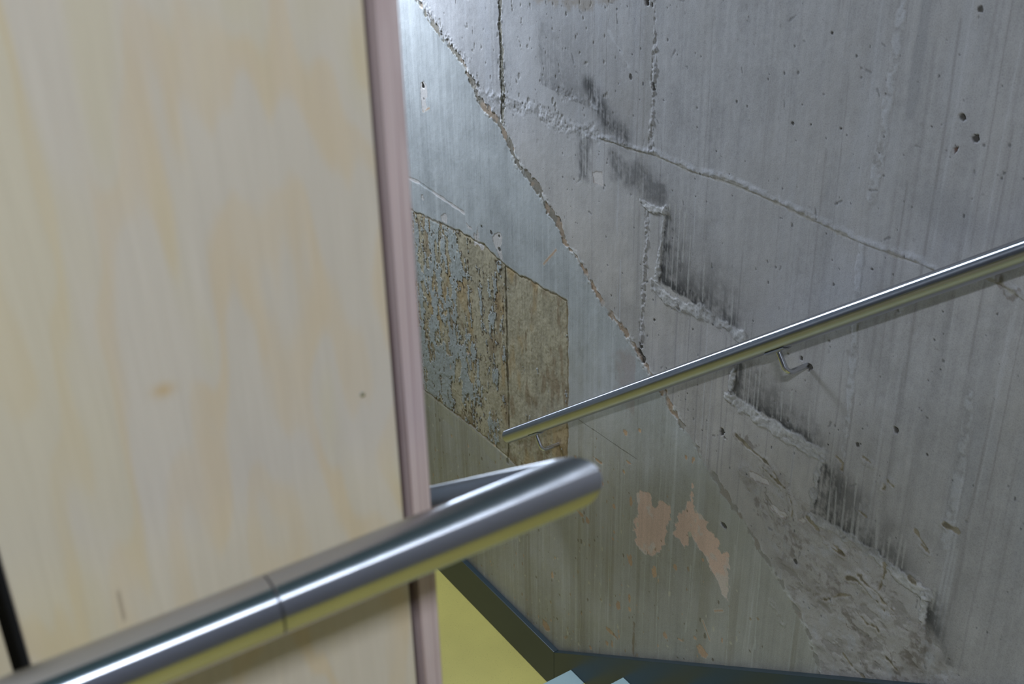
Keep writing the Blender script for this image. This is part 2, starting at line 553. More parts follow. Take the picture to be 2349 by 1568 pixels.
        hT = la * abs(np.cross(B - A, Cc - A)) / np.hypot(*(Cc - B))     # metres up from the tread
        n_ = 1 + .22 * mid + .25 * mott
        v = np.maximum(np.exp(-np.maximum(hR, 0) / (.125 * n_)), np.exp(-np.maximum(hT, 0) / (.085 * n_)) * ss(1.16, .80, lc + .05 * mid))
        v *= ss(-1.0, .25, lb + .12 * mid + .10 * mott) * ss(1.12, .75, la + .06 * mid)
        v *= ss(-.003, .004, hR + .002 * e2) * ss(-.004, .004, hT + .002 * e2)
        v = np.where(np.isfinite(v), v, 0)
        soot = np.maximum(soot, s * v)
    for q, s in W['quad']:
        d = poly(q)
        soot = np.maximum(soot, s * ss(-.016, .022, d + .006 * e1))
    for q, wd_, s in W['blob']:
        w_ = wd_ / 1000
        soot = np.maximum(soot, s * np.exp(-(dist(q, .2) / w_) ** 2))
    # faint grime in a wide halo
    soot = np.maximum(soot, .34 * np.exp(-(((Y - 2.24) / .16) ** 2 + ((Z - .90) / .15) ** 2)))
    mix(.45 * np.exp(-(((Y - 2.02) / .09) ** 2 + ((Z - .84) / .11) ** 2)) * (.8 + .2 * mid), base * [.66, .62, .55])
    grain = np.clip(.90 + .18 * mid + .16 * fine + .14 * hair + .10 * strk, .15, 1.1)
    soot = np.clip(soot * grain, 0, 1)
    mix(soot, base * [.125, .122, .118])
    # nosing scars: paler mortar left where each tread met the wall
    for q, hw in W['nos']:
        w_ = hw / 1000
        d = dist(q) + .0035 * e1 + .0015 * e2
        mk = ss(w_ * 1.15, w_ * .75, d)
        mix(.72 * mk, base * (np.array([1.10, 1.10, 1.06])[None, None, :] * (1 + .10 * e2 + .10 * mid)[..., None]))
        H += .0030 * mk * (1 + .3 * e2 + .3 * mid)
        mix(.5 * ss(.0022, .0006, np.abs(d - w_ * 1.1)) * ss(-.5, 1., mid), base * [.42, .41, .39])
    mix(.55 * ss(-.006, .010, poly(W['smear']) + .006 * e1), lin(126, 112, 92))
    mix(.55 * ss(.007, .002, dist(W['scrape']) + .002 * e1), base * [1.2, 1.22, 1.24])
    d = poly(W['pale']) + .006 * e1
    mix(.30 * ss(-.006, .012, d), base * [1.18, 1.18, 1.18])
    # drips of lime over the soot
    for k, q in enumerate(W['drip']):
        s_, d = near(q, .02)
        d = d + .0008 * e1[s_]
        mix(.62 * ss(.0034, .0012, d) * (.6 + .4 * ss(-1, 1, fine[s_])), base * [1.12, 1.12, 1.05], s_)
        H[s_] += .0005 * ss(.003, .001, d)

    # --- broken plaster at the foot of the wall
    br = ss(-.012, .03, poly(W['broken'], .15) + .008 * e1)
    r1 = F(.035, .030, 21, 4, .62)
    r2 = F(.012, .012, 22, 3, .6)
    H += br * (.0020 * np.abs(F(.08, .06, 25, 4, .5)) - .0018 * ss(.9, 1.5, r1) + .00025 * r2)
    mix(.55 * br, base * [1.0, .95, .87])
    mix(.50 * br * ss(.5, 1.7, r1 + .3 * r2), base * [.60, .55, .49])
    mix(.50 * br * ss(.7, 1.9, -r1 + .2 * r2), base * [1.16, 1.17, 1.20])
    mix(.45 * br * ss(.6, 1.8, F(.10, .08, 23, 4)), base * [.66, .60, .52])
    mix(.7 * br * ss(.06, .02, np.abs(F(.07, .05, 24, 4, .6))) * ss(0, .8, mid), base * [.40, .34, .24])
    for q, wd_ in W['brown']:
        d = dist(q, .15) + .012 * e1 + .006 * mid * .5
        mix(.62 * ss(wd_ / 1000, wd_ / 4000, d) * ss(-1.0, .9, e2 + mid), base * [.42, .35, .28])
    for q in W['cr']:
        s_, d = near(q, .05)
        d = d + .0022 * e1[s_] + .001 * e2[s_]
        H[s_] -= .0024 * ss(.0045, .0010, d)
        H[s_] += .0024 * ss(.016, .006, d) * ss(-.5, 1, mid[s_])
        mix(.75 * ss(.0036, .0012, d), base * [.68, .57, .33], s_)
        mix(.65 * ss(.0012, .0003, d) * ss(-.8, .4, mid[s_]), base * [.24, .20, .14], s_)

    # --- glossy grey-green dado paint
    P = ss(-.0012, .0012, sd + .0035 * e1 + .0012 * e2)
    pc = np.array(PAINT, np.float32)
    pcol = pc[None, None, :] * (1 + .05 * mott + .030 * mid + .030 * strk + .025 * hair + .01 * fine)[..., None]
    lowp = ss(.30, -.30, Z)  # olive towards the floor: yellow floor bounce and dirt mixed into the paint colour
    pcol = pcol * (1 - lowp[..., None] * (1 - np.array([.90, .835, .74])))
    pcol = np.where((ss(.7, 1.8, strk2) * lowp)[..., None] > 0, pcol * (1 - (.20 * ss(.7, 1.8, strk2) * lowp)[..., None] * np.array([.7, .8, 1.])), pcol)
    mix(P, 0)
    C += P[..., None] * pcol
    R = R * (1 - P) + P * np.clip(.40 + .05 * mid + .05 * hair + .10 * lowp, .2, .7)
    H += P * .0006
    # dull scuffs and pale runs in the paint
    mix(.28 * P * ss(1.3, 2.4, strk), pc * 1.35)
    for q in W['pdrip']:
        s_, d = near(q, .02)
        mix(.42 * P[s_] * ss(.0026, .001, d + .0008 * e1[s_]), pc * [1.30, 1.27, 1.15], s_)
    for k in range(70):
        y0, zt = rg.uniform(1.35, 3.2), rg.uniform(-1.0, .1)
        i0, i1 = np.searchsorted(ya, [y0 - .01, y0 + .01])
        wv = rg.uniform(.0008, .0018)
        L = rg.uniform(.1, .5)
        mk = ss(wv * 1.7, wv * .5, np.abs(Y[:, i0:i1] - y0 - .0012 * e1[:, i0:i1])) * ss(zt - L, zt - L + .05, Z[:, i0:i1]) * ss(zt + .01, zt, Z[:, i0:i1]) * P[:, i0:i1]
        amt = rg.uniform(.12, .40)
        C[:, i0:i1] = C[:, i0:i1] * (1 - amt * mk[..., None]) + (pc * [1.3, 1.27, 1.15]).astype(np.float32) * (amt * mk[..., None])
    for q, wd_ in W['stain']:
        mix(.6 * ss(.010, .001, dist(q) + .003 * e1) * ss(-1.2, .6, hair + .5 * mid), lin(110, 84, 46))

    # chipped trench along the paint edge
    wid = np.interp(Z, [-.5, -.1, .15, .42, .50, .72, .78, .95], [.004, .0045, .0085, .0075, .0125, .0115, .0085, .011])
    dq = dist(W['dado'], .15) + .0035 * e1 + .002 * e2
    tr = ss(wid * 1.15, wid * .75, dq) * ss(-1.6, -.2, mid + .8 * ss(.1, .4, Z) + 1.0 * (Z < -.05))
    fillc = np.where((Z > .42)[..., None], np.array(lin(116, 108, 94)), np.array(lin(150, 128, 106)))
    fillc = np.where((Z < .10)[..., None], np.array(lin(140, 136, 128)), fillc)
    tan = (ss(.4, 1.0, F(.03, .05, 31, 3)) * (.35 + .65 * ss(.08, .14, Z)))[..., None]
    fillc = fillc * (1 - tan * .5) + lin(164, 136, 110) * tan * .5
    mix(.9 * tr, fillc.astype(np.float32))
    H -= .0024 * tr * ss(-.1, .1, Z) + .0006 * tr
    rim = ss(.010, .002, np.abs(dq - wid * 1.25)) * ss(.1, 1.2, e1 + .4 * mid)
    mix(.55 * rim, lin(188, 186, 182))
    H += .0016 * rim
    # crumbly raised edge on the bare side of the top
    crum = ss(.045, .012, dist(W['dado'], .15)) * ss(.62, .75, Z) * (sd < 0)
    H += .0022 * crum * np.clip(e2, 0, 3)
    mix(.35 * crum * ss(.6, 1.4, -e2), base * [.55, .52, .46])
    # vertical chase
    d = dist(W['vcrack']) + .002 * e1 + .001 * e2
    tr2 = ss(.0095, .006, d)
    mix(.9 * tr2, np.array(lin(104, 99, 84), np.float32)[None, None, :] * (1 + .12 * fine + .1 * mid)[..., None])
    H -= .0040 * tr2
    H += .0018 * ss(.020, .010, d) * np.clip(e2, 0, 2)
    # torn ridges
    for nm, w_, a in (('torn', .027, .0022), ('torn2', .010, .0018)):
        d = dist(W[nm], .12) + .006 * e1
        mk = ss(w_, w_ * .25, d)
        H += a * mk * (.5 + .35 * e2 + .55 * e1)
        mix(.42 * mk * ss(.3, 1.4, e2), lin(178, 178, 182))
        mix(.42 * mk * ss(.5, 1.5, -e2), base * [.50, .48, .44])  # shade in the torn hollows put into the colour
    # pitted crumbs over the upper bare band
    up_ = ss(.62, .75, Z) * ss(1.95, 2.1, Y) * (sd < 0)
    mix(.5 * up_ * ss(1.7, 2.2, F(.014, .020, 33, 3)), base * [.50, .47, .40])
    H -= .0018 * up_ * ss(1.7, 2.2, F(.014, .020, 33, 3))

    # dark plugged socket at the foot of the board joint, bruised pink around it
    q = dist([(1975, 170), (1985, 120), (1972, 80)], .2)
    pk = ss(.07, .015, q + .012 * e1)
    mix(.5 * pk * (Y > 1.95), lin(150, 134, 128))

    # --- rusty rectangle where the old string was fixed
    D = poly(W['rust'], .12) + .0018 * e1
    Rm = ss(-.001, .001, D)
    seamY = 2.555
    left = ss(seamY - .01, seamY + .01, Y)
    ochre = np.array(lin(164, 154, 131), np.float32)
    rc = ochre[None, None, :] * (1 + .06 * mott + .06 * mid + .05 * fine + .04 * hair)[..., None]
    o2 = ss(.2, 1.5, F(.06, .16, 41, 4))[..., None]
    rc = rc * (1 - .55 * o2) + lin(166, 136, 88) * .55 * o2
    o3 = ss(.7, 1.8, F(.035, .09, 42, 4) + .5 * ss(.05, .0, D))[..., None]
    rc = rc * (1 - .6 * o3) + lin(122, 100, 74) * .6 * o3
    mix(Rm, 0)
    C += Rm[..., None] * rc.astype(np.float32)
    R = R * (1 - Rm) + Rm * .62
    H -= .0020 * Rm
    H += Rm * (.0003 * mid + .0003 * fine)
    fl = .90 * F(.032, .100, 43, 5, .64) + .50 * F(.010, .018, 44, 3)
    cover = np.interp(Y, [2.25, 2.54, 2.58, 2.70, 2.85, 3.0, 3.3], [-2.6, -2.4, -1.35, -1.0, -.15, .25, .35]) - .5 * ss(.16, .24, Z) - .35 * ss(-.25, -.40, Z) * (Y < 2.8)
    s = fl + cover
    mint = ss(-.04, .06, s) * Rm
    mcol = np.array(lin(156, 159, 156), np.float32)[None, None, :] * (1 + .04 * mid + .03 * hair)[..., None]
    mix(mint, 0)
    C += mint[..., None] * mcol.astype(np.float32)
    H += .0019 * mint
    rimd = ss(.34, .04, np.abs(s + .20)) * Rm * ss(-.6, .9, F(.05, .12, 45, 3) + .5 * left)
    rimd *= (1 - mint)
    mix(.85 * rimd * (.35 + .65 * left), lin(84, 62, 40))
    H -= .0012 * rimd
    crumb = ss(.7, 1.3, F(.007, .011, 46, 3, .6)) * ss(1.1, .2, np.abs(s + .35)) * Rm * left * (1 - mint)
    mix(.8 * crumb, lin(66, 50, 36))
    H -= .0010 * crumb
    curl = ss(.12, .02, np.abs(s - .06)) * Rm
    mix(.45 * curl, lin(192, 194, 190))
    H += .0016 * curl
    # borders of the rectangle
    edge = ss(.006, .001, np.abs(D)) * ss(-.430, -.41, Z + .03 * (Y > 2.5))
    mix(.6 * edge, lin(112, 92, 60))
    H -= .002 * edge
    mix(.45 * ss(.003, .001, np.abs(D + .006)) * (Z > .2), lin(176, 172, 160))
    d = dist(W['rustseam']) + .0015 * e1
    mix(.78 * ss(.008, .003, d) * (.5 + .5 * ss(-1, .6, mid)), lin(66, 56, 44))
    mix(.5 * ss(.003, .001, np.abs(d - .009)) * ss(-.2, .8, mid), lin(170, 160, 140))
    H -= .0035 * ss(.006, .002, d)
    # strip below it, and the scratched line above it
    d = dist(W['rustlow']) + .001 * e1
    mix(.55 * ss(.003, .001, d), lin(184, 176, 150))
    band = (Z < -.43) & (Z > -.49) & (Y > 2.5)
    mix(.35 * ss(.5, 1, band.astype(np.float32)) * ss(-.8, .8, mid), lin(164, 158, 128))
    d = dist(W['edgeE']) + .001 * e1
    mix(.75 * ss(.0065, .003, d) * ss(-1.4, -.1, mid), lin(196, 188, 184))
    H -= .0015 * ss(.006, .002, d)
    mix(.75 * ss(.0016, .0006, dist(W['thin']) + .0003 * e1), lin(60, 58, 46))

    # --- pink undercoat showing through, and the little chips
    pkc = np.array(lin(212, 182, 162), np.float32)
    for q in W['pink']:
        d = poly(q) + .0035 * e1 + .0015 * e2
        mk = ss(-.0012, .0012, d)
        vv = ss(.3, 1.3, mid + .4 * e1)
        mix(mk, pkc[None, None, :] * (1 + .04 * mott + .03 * strk)[..., None])
        mix(.6 * mk * vv, lin(200, 194, 184))
        H -= .0012 * mk
        mix(.45 * ss(.0022, .0006, np.abs(d)) * ss(0, 1, e2), lin(196, 188, 176))
        R = np.where(mk > .5, .8, R)

    def chip(y, z, ry, rz, col, amt=.9, dep=.0012, wob=.35):
        m = max(ry, rz) * 2 + .004
        i0, i1 = np.searchsorted(ya, [y - m, y + m]); j0, j1 = np.searchsorted(za, [z - m, z + m])
        if i1 <= i0 or j1 <= j0:
            return
        s_ = (slice(j0, j1), slice(i0, i1))
        d = np.hypot((Y[s_] - y) / ry, (Z[s_] - z) / rz) + wob * .5 * e2[s_] + wob * .4 * e1[s_]
        mk = ss(1.1, .85, d)
        C[s_] = C[s_] * (1 - amt * mk[..., None]) + np.asarray(col, np.float32) * amt * mk[..., None]
        H[s_] = H[s_] - dep * mk
    for y, z, ry, rz in W['chips']:
        chip(y / 1000, z / 1000, ry / 900 * 1.3, rz / 1000, lin(186, 152, 122) * rg.uniform(.85, 1.1))
    for k in range(800):
        y, z = rg.uniform(1.3, 3.1), rg.uniform(-1.02, -.12)
        if rg.random() > ss(-.1, -.9, z) * 1.0 + .25:
            continue
        if y < np.interp(z, dl[::-1, 1], dl[::-1, 0]) + .03:
            continue
        r_ = rg.uniform(.0012, .0042)
        chip(y, z, r_, r_ * rg.uniform(.8, 2.2), lin(*(rg.choice([[186, 152, 118], [188, 182, 160], [150, 128, 96], [104, 92, 70]]))), .7, .0008, .5)
    for q in W['slash']:
        d = dist(q, .03)
        mix(.85 * ss(.0034, .0016, d + .0006 * e2), lin(184, 152, 124))
        mix(.5 * ss(.0018, .0008, np.abs(d - .004)), lin(196, 190, 180))
    for k, q in enumerate(W['chipw']):
        d = poly(q) + .0015 * e2
        mk = ss(-.001, .001, d)
        mix(.9 * mk, lin(190, 184, 180) * (1 + 0 * k))
        H -= .0012 * mk
        mix(.4 * ss(.0015, .0005, np.abs(d)), lin(120, 96, 76))
    for y, z, r_ in W['holes']:
        r_ = max(r_, 2.4) / 1000
        big = r_ > .006
        chip(y / 1000, z / 1000, r_ * .95, r_ * .95, lin(66, 62, 56), .9, .007 if big else .002, .6)
    # ruddy plug in one of the three anchor holes
    q = [h for h in W['holes']][2]
    chip(q[0] / 1000, q[1] / 1000, .006, .007, lin(120, 84, 74), .6, 0, .7)
    for k in range(900):
        y, z = rg.uniform(.75, 2.5), rg.uniform(-.9, 1.29)
        if y > np.interp(z, dl[::-1, 1], dl[::-1, 0]) - .01:
            continue
        r_ = rg.uniform(.0010, .0024)
        chip(y, z, r_, r_ * rg.uniform(.8, 1.6), base * rg.choice([.30, .45, .6]), .8, .0014, .4)
    for k in range(110):
        y, z = rg.uniform(.75, 2.3), rg.uniform(-.7, 1.29)
        if y > np.interp(z, dl[::-1, 1], dl[::-1, 0]) - .02:
            continue
        a = rg.uniform(.003, .012)
        th = rg.uniform(0, 3.14)
        ln = [(1000 * (y - a * math.cos(th)), 1000 * (z - a * math.sin(th))), (1000 * (y + a * math.cos(th)), 1000 * (z + a * math.sin(th)))]
        s_, d = near(ln, .01)
        d = d + .0012 * e2[s_]
        mix(.55 * ss(.0018, .0006, d), base * .42, s_)
        H[s_] -= .001 * ss(.0018, .0006, d)

    C = np.clip(C, .004, .95)
    # flatten the relief outside the finely meshed zone
    zone = ss(.74, .78, Y) * ss(3.3, 3.25, Y) * ss(-1.12, -1.09, Z) * ss(1.30, 1.27, Z)
    X = WALL_X - RELIEF * H * zone

    nv = NY * NZ
    co = np.empty((nv + 8, 3), np.float32)
    co[:nv, 0], co[:nv, 1], co[:nv, 2] = X.ravel(), Y.ravel(), Z.ravel()
    x0, x1 = WALL_X + .03, WALL_X + .25
    co[nv:] = [(x, y, z) for x in (x0, x1) for y in (-2.0, 5.0) for z in (-1.187, 3.4)]
    idx = np.arange(nv, dtype=np.int32).reshape(NZ, NY)
    q = np.stack([idx[:-1, :-1], idx[1:, :-1], idx[1:, 1:], idx[:-1, 1:]], -1).reshape(-1, 4)
    b = nv
    q = np.concatenate([q, np.array([[b, b + 1, b + 3, b + 2], [b + 4, b + 6, b + 7, b + 5], [b, b + 4, b + 5, b + 1], [b + 2, b + 3, b + 7, b + 6], [b, b + 2, b + 6, b + 4], [b + 1, b + 5, b + 7, b + 3]], np.int32)])
    me = bpy.data.meshes.new('wall_right')
    me.vertices.add(nv + 8)
    me.vertices.foreach_set('co', co.ravel())
    me.loops.add(q.size)
    me.loops.foreach_set('vertex_index', q.ravel())
    me.polygons.add(len(q))
    me.polygons.foreach_set('loop_start', np.arange(0, q.size, 4, dtype=np.int32))
    me.polygons.foreach_set('use_smooth', np.ones(len(q), bool))
    me.update(calc_edges=True)
    ca = me.color_attributes.new('finish', 'FLOAT_COLOR', 'POINT')
    rgba = np.ones((nv + 8, 4), np.float32)
    rgba[:nv, :3] = C.reshape(-1, 3)
    rgba[nv:, :3] = base
    rgba[:nv, 3] = R.ravel()
    ca.data.foreach_set('color', rgba.ravel())
    t = NT('old_concrete_wall')
    at = t.n('ShaderNodeAttribute', attribute_name='finish')
    v = t.coords()
    sp = t.ramp(t.noise(v, 380, 3, .6), [(.28, (.80, .80, .80)), (.50, (1, 1, 1)), (.75, (1.10, 1.10, 1.10))])
    t.l(t.mul(at.outputs['Color'], sp), t.b.inputs['Base Color'])
    t.l(at.outputs['Alpha'], t.b.inputs['Roughness'])
    t.bump(t.noise(v, 260, 5, .65), .22, .0008)
    me.materials.append(t.m)
    o = bpy.data.objects.new('wall_right', me)
    COL.objects.link(o)
    return struct(o)


CONC = lin(162, 160, 161)
PAINT = lin(168, 170, 170)
RELIEF = .5
build_wall()


# ------------------------------------------------------------------ materials
def lino(name, col):
    t = NT(name)
    v = t.coords()
    c = np.array(col)
    base = t.ramp(t.noise(v, 6, 5), [(.3, c * .95), (.7, c * 1.04)])
    dk = t.ramp(t.noise(v, 330, 2, .5), [(.27, (.45, .45, .5)), (.33, (1, 1, 1)), (.70, (1, 1, 1)), (.76, (1.35, 1.35, 1.6))])
    t.l(t.mul(base, dk), t.b.inputs['Base Color'])
    t.b.inputs['Roughness'].default_value = .42
    t.bump(t.noise(v, 150, 4), .05)
    return t.m


def steel(name, rough=.2, col=(.60, .61, .64), aniso=.85):
    t = NT(name)
    t.b.inputs['Metallic'].default_value = 1
    v = t.coords((1, 1, 1))
    t.l(t.ramp(t.noise(v, 14, 5), [(.3, np.array(col) * .95), (.7, np.array(col) * 1.04)]), t.b.inputs['Base Color'])
    r = t.n('ShaderNodeMapRange')
    r.inputs['To Min'].default_value = rough * .85
    r.inputs['To Max'].default_value = rough * 1.15
    t.l(t.noise(v, 60, 5), r.inputs['Value'])
    t.l(r.outputs[0], t.b.inputs['Roughness'])
    # ground finish: scratches run round the bar, so highlights stretch along it
    t.b.inputs['Anisotropic'].default_value = aniso
    t.b.inputs['Anisotropic Rotation'].default_value = .25
    if aniso == 0:
        return t.m
    tg = t.n('ShaderNodeTangent', direction_type='UV_MAP', uv_map='UVMap')
    t.l(tg.outputs[0], t.b.inputs['Tangent'])
    return t.m


def edge_ply(name):
    """edge of a birch board: thin veneers seen on end, running up the board"""
    t = NT(name)
    v = t.coords((520, 520, 2.0))
    a = t.ramp(t.noise(v, 1.0, 2, .4), [(.25, lin(122, 96, 90)), (.42, lin(176, 156, 154)), (.6, lin(188, 170, 168)), (.78, lin(150, 120, 112))])
    v2 = t.coords((60, 60, 7))
    b = t.ramp(t.noise(v2, 1.0, 4), [(.25, (.80, .74, .74)), (.5, (1, 1, 1)), (.8, (1.06, 1.04, 1.04))])
    t.l(t.mul(a, b), t.b.inputs['Base Color'])
    t.b.inputs['Roughness'].default_value = .6
    return t.m


def ply_plain(name):
    t = NT(name)
    v = t.coords((9, 9, 1.4))
    a = t.ramp(t.noise(v, 1.0, 6, .6), [(.3, lin(186, 172, 148)), (.5, lin(193, 184, 170)), (.7, lin(182, 164, 136))])
    t.l(a, t.b.inputs['Base Color'])
    t.b.inputs['Roughness'].default_value = .5
    return t.m


STEEL = steel('brushed_steel', .24, (.50, .51, .545), aniso=1.0)
STEEL_SMALL = steel('polished_steel', .14, aniso=.4)
STEEL_PLATE = steel('plate_steel', .25, aniso=0)
DARK = plain('shadow_gap_black', (.008, .008, .009), .9)  # black stands in for the shade inside the screen's gaps
RUBBER = plain('black_rubber', (.01, .01, .01), .7)
PLY = ply_plain('birch_plywood')
PLY_EDGE = edge_ply('plywood_edge')
YELLOW = lino('yellow_linoleum', (.55, .465, .118))
NOSING = plain('pale_teal_rubber', lin(150, 172, 172), .5, 0, (400, .1), .03)
SKIRT = plain('dark_teal_paint', lin(36, 50, 56), .38, 0, (60, .03), .04)
PLASTER = plain('lavender_grey_plaster', lin(128, 128, 138), .8, 0, (120, .1), .03)
CEIL = plain('slate_ceiling_paint', lin(98, 140, 150), .8, 0, (120, .1), .03)
PALE = plain('pale_blue_wall_paint', lin(196, 206, 222), .8, 0, (120, .1), .03)
CONCRETE = plain('stair_concrete', lin(140, 140, 138), .85, 0, (90, .2), .06)

# ------------------------------------------------------------------ the stairwell
FLOOR_LOW = -1.187
struct(box('floor', (-2.6, -2.0, -.22), (1.64, .638, .003), YELLOW))
struct(box('floor', (-2.6, .638, FLOOR_LOW - .2), (1.64, 5.0, FLOOR_LOW), YELLOW))
struct(box('wall_left', (-2.8, -2.2, -1.387), (-2.6, 5.2, 3.4), PLASTER))
struct(box('wall_back', (-2.6, -2.2, -1.387), (1.9, -2.0, 3.4), PLASTER))
struct(box('wall_front', (-2.6, 5.0, -1.387), (1.9, 5.2, 3.4), PALE))
struct(box('ceiling', (-2.8, -2.2, 3.4), (1.9, 5.2, 3.6), CEIL))

# skirting: level along the landing, then up with the stair
SX0, SX1 = 1.620, 1.6385
struct(prism('baseboard_right', [(2.288, FLOOR_LOW), (5.0, FLOOR_LOW), (5.0, -1.026), (2.288, -1.026)], SX0, SX1, SKIRT, None, .0015))
y1 = .62
zt = lambda y: -1.026 + .6816 * (2.2872 - y)
struct(prism('trim_1', [(2.2872, FLOOR_LOW), (2.2872, -1.026), (y1, zt(y1)), (y1, zt(y1) - .40), (1.92, FLOOR_LOW)], SX0, SX1, SKIRT, None, .0015))

# ------------------------------------------------------------------ the flight
st = thing('staircase', 'flight of stairs descending beside the concrete wall, pale teal tread edges at its foot', 'stairs', (1.0, 2.194, FLOOR_LOW))
TX0, TX1 = .352, 1.6195
rises = [-1.0274 + .1717 * k for k in range(6)]
noses = [2.194 - .2593 * k for k in range(7)]
outline = [(noses[0] - .018, FLOOR_LOW)]
for k in range(6):
    outline += [(noses[k] - .018, rises[k] - .022), (noses[k + 1] - .018, rises[k] - .022)]
outline += [(noses[6] - .018, -.02), (noses[6] - .018, -.22), (1.70, FLOOR_LOW)]
outline[-3] = (noses[6] + .001, rises[5] - .022)
outline[-4:] = [(.642, rises[5] - .022), (.642, -.30), (1.75, FLOOR_LOW)]
prism('flight_body', outline, TX0, TX1, CONCRETE, st)
for k in range(6):
    n0 = noses[k]
    n1 = noses[k + 1] - .018 if k < 5 else .642
    box('tread', (TX0, n1 + .0005, rises[k] - .0215), (TX1, n0 - .072, rises[k] - .0005), YELLOW, st)
    box('nosing', (TX0, n0 - .0715, rises[k] - .0215), (TX1, n0, rises[k]), NOSING, st, .002)

# ------------------------------------------------------------------ plywood screen in the foreground
scr = thing('plywood_screen', 'tall pale birch plywood screen behind the foreground steel handrail', 'screen', (.0, .72, 0))
PF = .66


def ply_board(name, x0, x1, z0, z1, dz0, dz1, parent):
    xa = np.arange(x0, x1 + 1e-6, (x1 - x0) / 190)
    zc = np.concatenate([[z0], np.arange(dz0, dz1, .0025), [z1]])
    zc = np.unique(zc)
    X, Z = np.meshgrid(xa, zc)
    big = fbm(xa, zc, .11, .30, 71, 3, .5)
    midn = fbm(xa, zc, .03, .16, 72, 3, .5)
    fin = fbm(xa, zc, .004, .09, 73, 2, .5)
    # flat-sawn figure: contour lines of a slanting cone make the nested arches
    u = (X - (x0 + .62 * (x1 - x0))) / .085
    phi = 1.15 * np.sqrt(u ** 2 + .35) * 2.6 + 11.0 * np.abs(Z - 1.215) ** 1.1 * np.sign(Z - 1.215) * np.exp(-u ** 2 / 4) + 1.5 * big + .55 * midn
    ringv = .5 + .5 * np.sin(phi * 2.1)
    ring = ss(.45, .95, ringv) * (.45 + .35 * ss(-1, 1, midn))
    a, b = lin(193, 182, 167), lin(198, 172, 130)
    col = a[None, None, :] * (1 + .022 * big + .012 * fin)[..., None]
    col = col * (1 - .52 * ring[..., None]) + b * .52 * ring[..., None]
    yel = ss(-.2, 1.4, big + .6 * midn)[..., None]
    col = col * (1 - .35 * yel) + lin(192, 179, 142) * .35 * yel
    sp = np.exp(-((X - .158) / .007) ** 2 - ((Z - 1.192) / .005) ** 2)[..., None]
    col = col * (1 - .6 * sp) + lin(186, 150, 88) * .6 * sp
    k = ss(.0022, .0006, np.abs(X - .1035 - 1.2 * (Z - 1.04) ** 2 * 40 * .02)) * ss(.016, .010, np.abs(Z - 1.04))
    col = col * (1 - .45 * k[..., None]) + lin(120, 104, 92) * .45 * k[..., None]
    nx, nz = len(xa), len(zc)
    nv = nx * nz
    verts = np.stack([X.ravel(), np.full(nv, PF), Z.ravel()], 1).tolist()
    idx = np.arange(nv).reshape(nz, nx)
    faces = np.stack([idx[:-1, :-1], idx[:-1, 1:], idx[1:, 1:], idx[1:, :-1]], -1).reshape(-1, 4).tolist()
    # sides and back of the board
    loop = list(idx[0, :]) + list(idx[1:, -1]) + list(idx[-1, -2::-1]) + list(idx[-2:0:-1, 0])
    s = nv
    for i in loop:
        verts.append([verts[i][0], PF + .018, verts[i][2]])
    m = len(loop)
    for i in range(m):
        j = (i + 1) % m
        faces.append([int(loop[i]), s + i, s + j, int(loop[j])])
    faces.append([s + i for i in range(m)])
    t = NT('birch_face')
    at = t.n('ShaderNodeAttribute', attribute_name='finish')
    v = t.coords((300, 300, 14))
    g = t.ramp(t.noise(v, 1.0, 3), [(.3, (.965, .96, .95)), (.7, (1.02, 1.02, 1.02))])
    t.l(t.mul(at.outputs['Color'], g), t.b.inputs['Base Color'])
    t.b.inputs['Roughness'].default_value = .5
    o = obj(name, verts, faces, t.m, parent)
    ca = o.data.color_attributes.new('finish', 'FLOAT_COLOR', 'POINT')
    rgba = np.ones((len(verts), 4), np.float32)
    rgba[:nv, :3] = col.reshape(-1, 3)
    rgba[nv:, :3] = a
    ca.data.foreach_set('color', rgba.ravel())
    return o


ply_board('front_panel', .0405, .3225, .012, 2.15, .62, 1.55, scr)
box('front_panel', (-1.25, PF, .012), (.0285, PF + .018, 2.15), PLY, scr, .0006)
e = box('end_board', (.3315, PF, .012), (.348, .80, 2.15), PLY_EDGE, scr, .0007)
e['label'] = 'layered plywood edge strip'
c_ = box('core_frame', (-1.25, PF + .022, .012), (.3300, .798, 2.14), DARK, scr)
c_['label'] = 'recessed frame coloured black for the shade in the gaps between boards'
bm = bmesh.new()
bmesh.ops.create_cone(bm, cap_ends=True, segments=20, radius1=.0022, radius2=.0016, depth=.0012,
                      matrix=Matrix.Translation((.2975, PF - .0004, 1.142)) @ Matrix.Rotation(math.pi / 2, 4, 'X'))
from_bm('screw_head', bm, STEEL_PLATE, scr)

# low plywood balustrade that follows the flight behind the screen
bal = thing('balustrade', 'low plywood balustrade sloping down behind the screen', 'balustrade', (.32, 1.5, FLOOR_LOW))
zz = lambda y: -.36 - .6620 * (y - 1.2)
prism('side_panel', [(.802, zz(.802) + .75), (2.20, zz(2.20) + .75), (2.20, FLOOR_LOW), (1.76, FLOOR_LOW), (.802, zz(.802) - .30)], .300, .346, PLY, bal, .001)

# ------------------------------------------------------------------ steel handrails
R0 = .0212


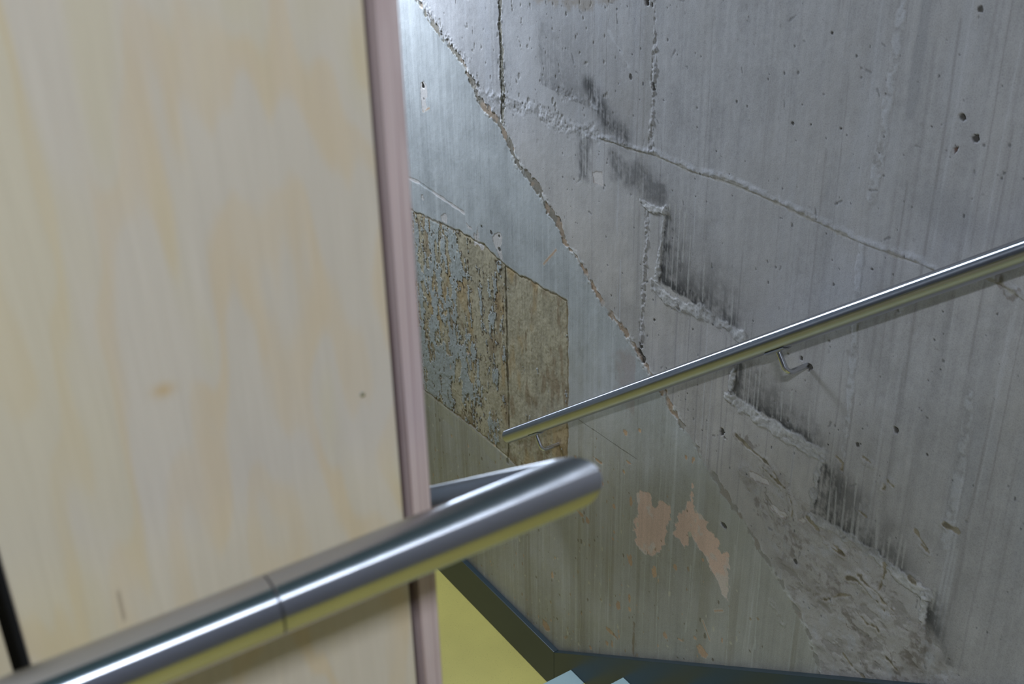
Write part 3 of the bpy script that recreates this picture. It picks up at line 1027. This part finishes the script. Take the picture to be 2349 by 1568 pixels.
def saddle(name, A, t, n, mat, parent, r0, r1, half=.030, ang=.62):
    """curved plate hugging the underside of a bar; t along the bar, n points down"""
    t, n = Vector(t).normalized(), Vector(n).normalized()
    s = t.cross(n).normalized()
    A = Vector(A)
    N = 12
    verts, faces = [], []
    for e in (-1, 1):
        for k in range(N + 1):
            a = -ang + 2 * ang * k / N
            d = n * math.cos(a) + s * math.sin(a)
            verts += [A + t * half * e + d * r0, A + t * half * e + d * r1]
    off = 2 * (N + 1)
    for k in range(N):
        i = 2 * k
        faces += [(i, i + 2, i + 3, i + 1), (off + i, off + i + 1, off + i + 3, off + i + 2),
                  (i + 1, i + 3, off + i + 3, off + i + 1), (i, off + i, off + i + 2, i + 2)]
    faces += [(0, 1, off + 1, off), (2 * N, off + 2 * N, off + 2 * N + 1, 2 * N + 1)]
    o = obj(name, verts, faces, mat, parent)
    bm = bmesh.new(); bm.from_mesh(o.data)
    bmesh.ops.recalc_face_normals(bm, faces=bm.faces)
    bm.to_mesh(o.data); bm.free()
    return o


def bracket(A, t, n, side, reach, drop, parent):
    """saddle, gasket and bent arm of one support"""
    A, t, n, side = Vector(A), Vector(t), Vector(n), Vector(side)
    p0 = A + n * (R0 + .0005)
    p1 = A + n * (R0 + drop)
    p2 = p1 + side * reach
    b = .016
    path = [p0] + arc(p1 - n * b, p1, p1 + side * b) + [p2]
    arm = tube('bracket_arm', path, .0062, STEEL_SMALL, parent, 20, .0005)
    saddle('bracket_plate', A, t, n, STEEL_PLATE, arm, R0 + .0010, R0 + .0040)
    saddle('bracket_gasket', A, t, n, RUBBER, arm, R0 + .0001, R0 + .0010, .0295, .60)
    return arm


# rail on the concrete wall
AX = 1.582
SL = .7336
LY, LZ = 2.4690, -.2795
zr = lambda y: LZ + SL * (LY - y)
wr = thing('handrail', 'long brushed steel handrail bracketed to the stained concrete wall', 'handrail', (AX, LY, LZ))
tube('rail_tube', [(AX, LY, LZ), (AX, .64, zr(.64)), (AX, .33, zr(.64))], R0, STEEL, wr)
th = math.atan(SL)
tdir = Vector((0, math.cos(th), -math.sin(th)))
ndir = Vector((0, -math.sin(th), -math.cos(th)))
for y in (1.4405, 2.3300):
    bracket((AX, y, zr(y)), tdir, ndir, (1, 0, 0), 1.6410 - AX, .051, wr)

# rail on the plywood screen, turning down the flight at its end
FY, FZ, FXC = .583, 1.055, .424
fr = thing('handrail', 'thick blurred steel handrail across the plywood screen in the foreground, turned back at its end', 'handrail', (0, FY, FZ))
tube('rail_tube', [(-1.0, FY, FZ), (.1834, FY, FZ)], R0, STEEL, fr, 64, .0006)
tube('joint_ring', [(.175, FY, FZ), (.195, FY, FZ)], R0 - .0007, plain('joint_dark_steel', (.09, .09, .10), .5, 1.0), fr, 64, .0004)  # dark steel insert in the groove between the two tubes
ps = math.radians(34.3)
e2_ = (FXC, FY + 1.75 * math.cos(ps), FZ - 1.75 * math.sin(ps))
o = tube('rail_return_tube', [(.1846, FY, FZ), (FXC, FY, FZ), e2_], R0, STEEL, fr, 64, .0006)
bracket((-.55, FY, FZ), (1, 0, 0), (0, 0, -1), (0, 1, 0), PF - FY - .0006, .05, fr)
bracket((FXC, FY + .95 * math.cos(ps), FZ - .95 * math.sin(ps)), (0, math.cos(ps), -math.sin(ps)), (0, -math.sin(ps), -math.cos(ps)), (-1, 0, 0), FXC - .3466, .05, fr)
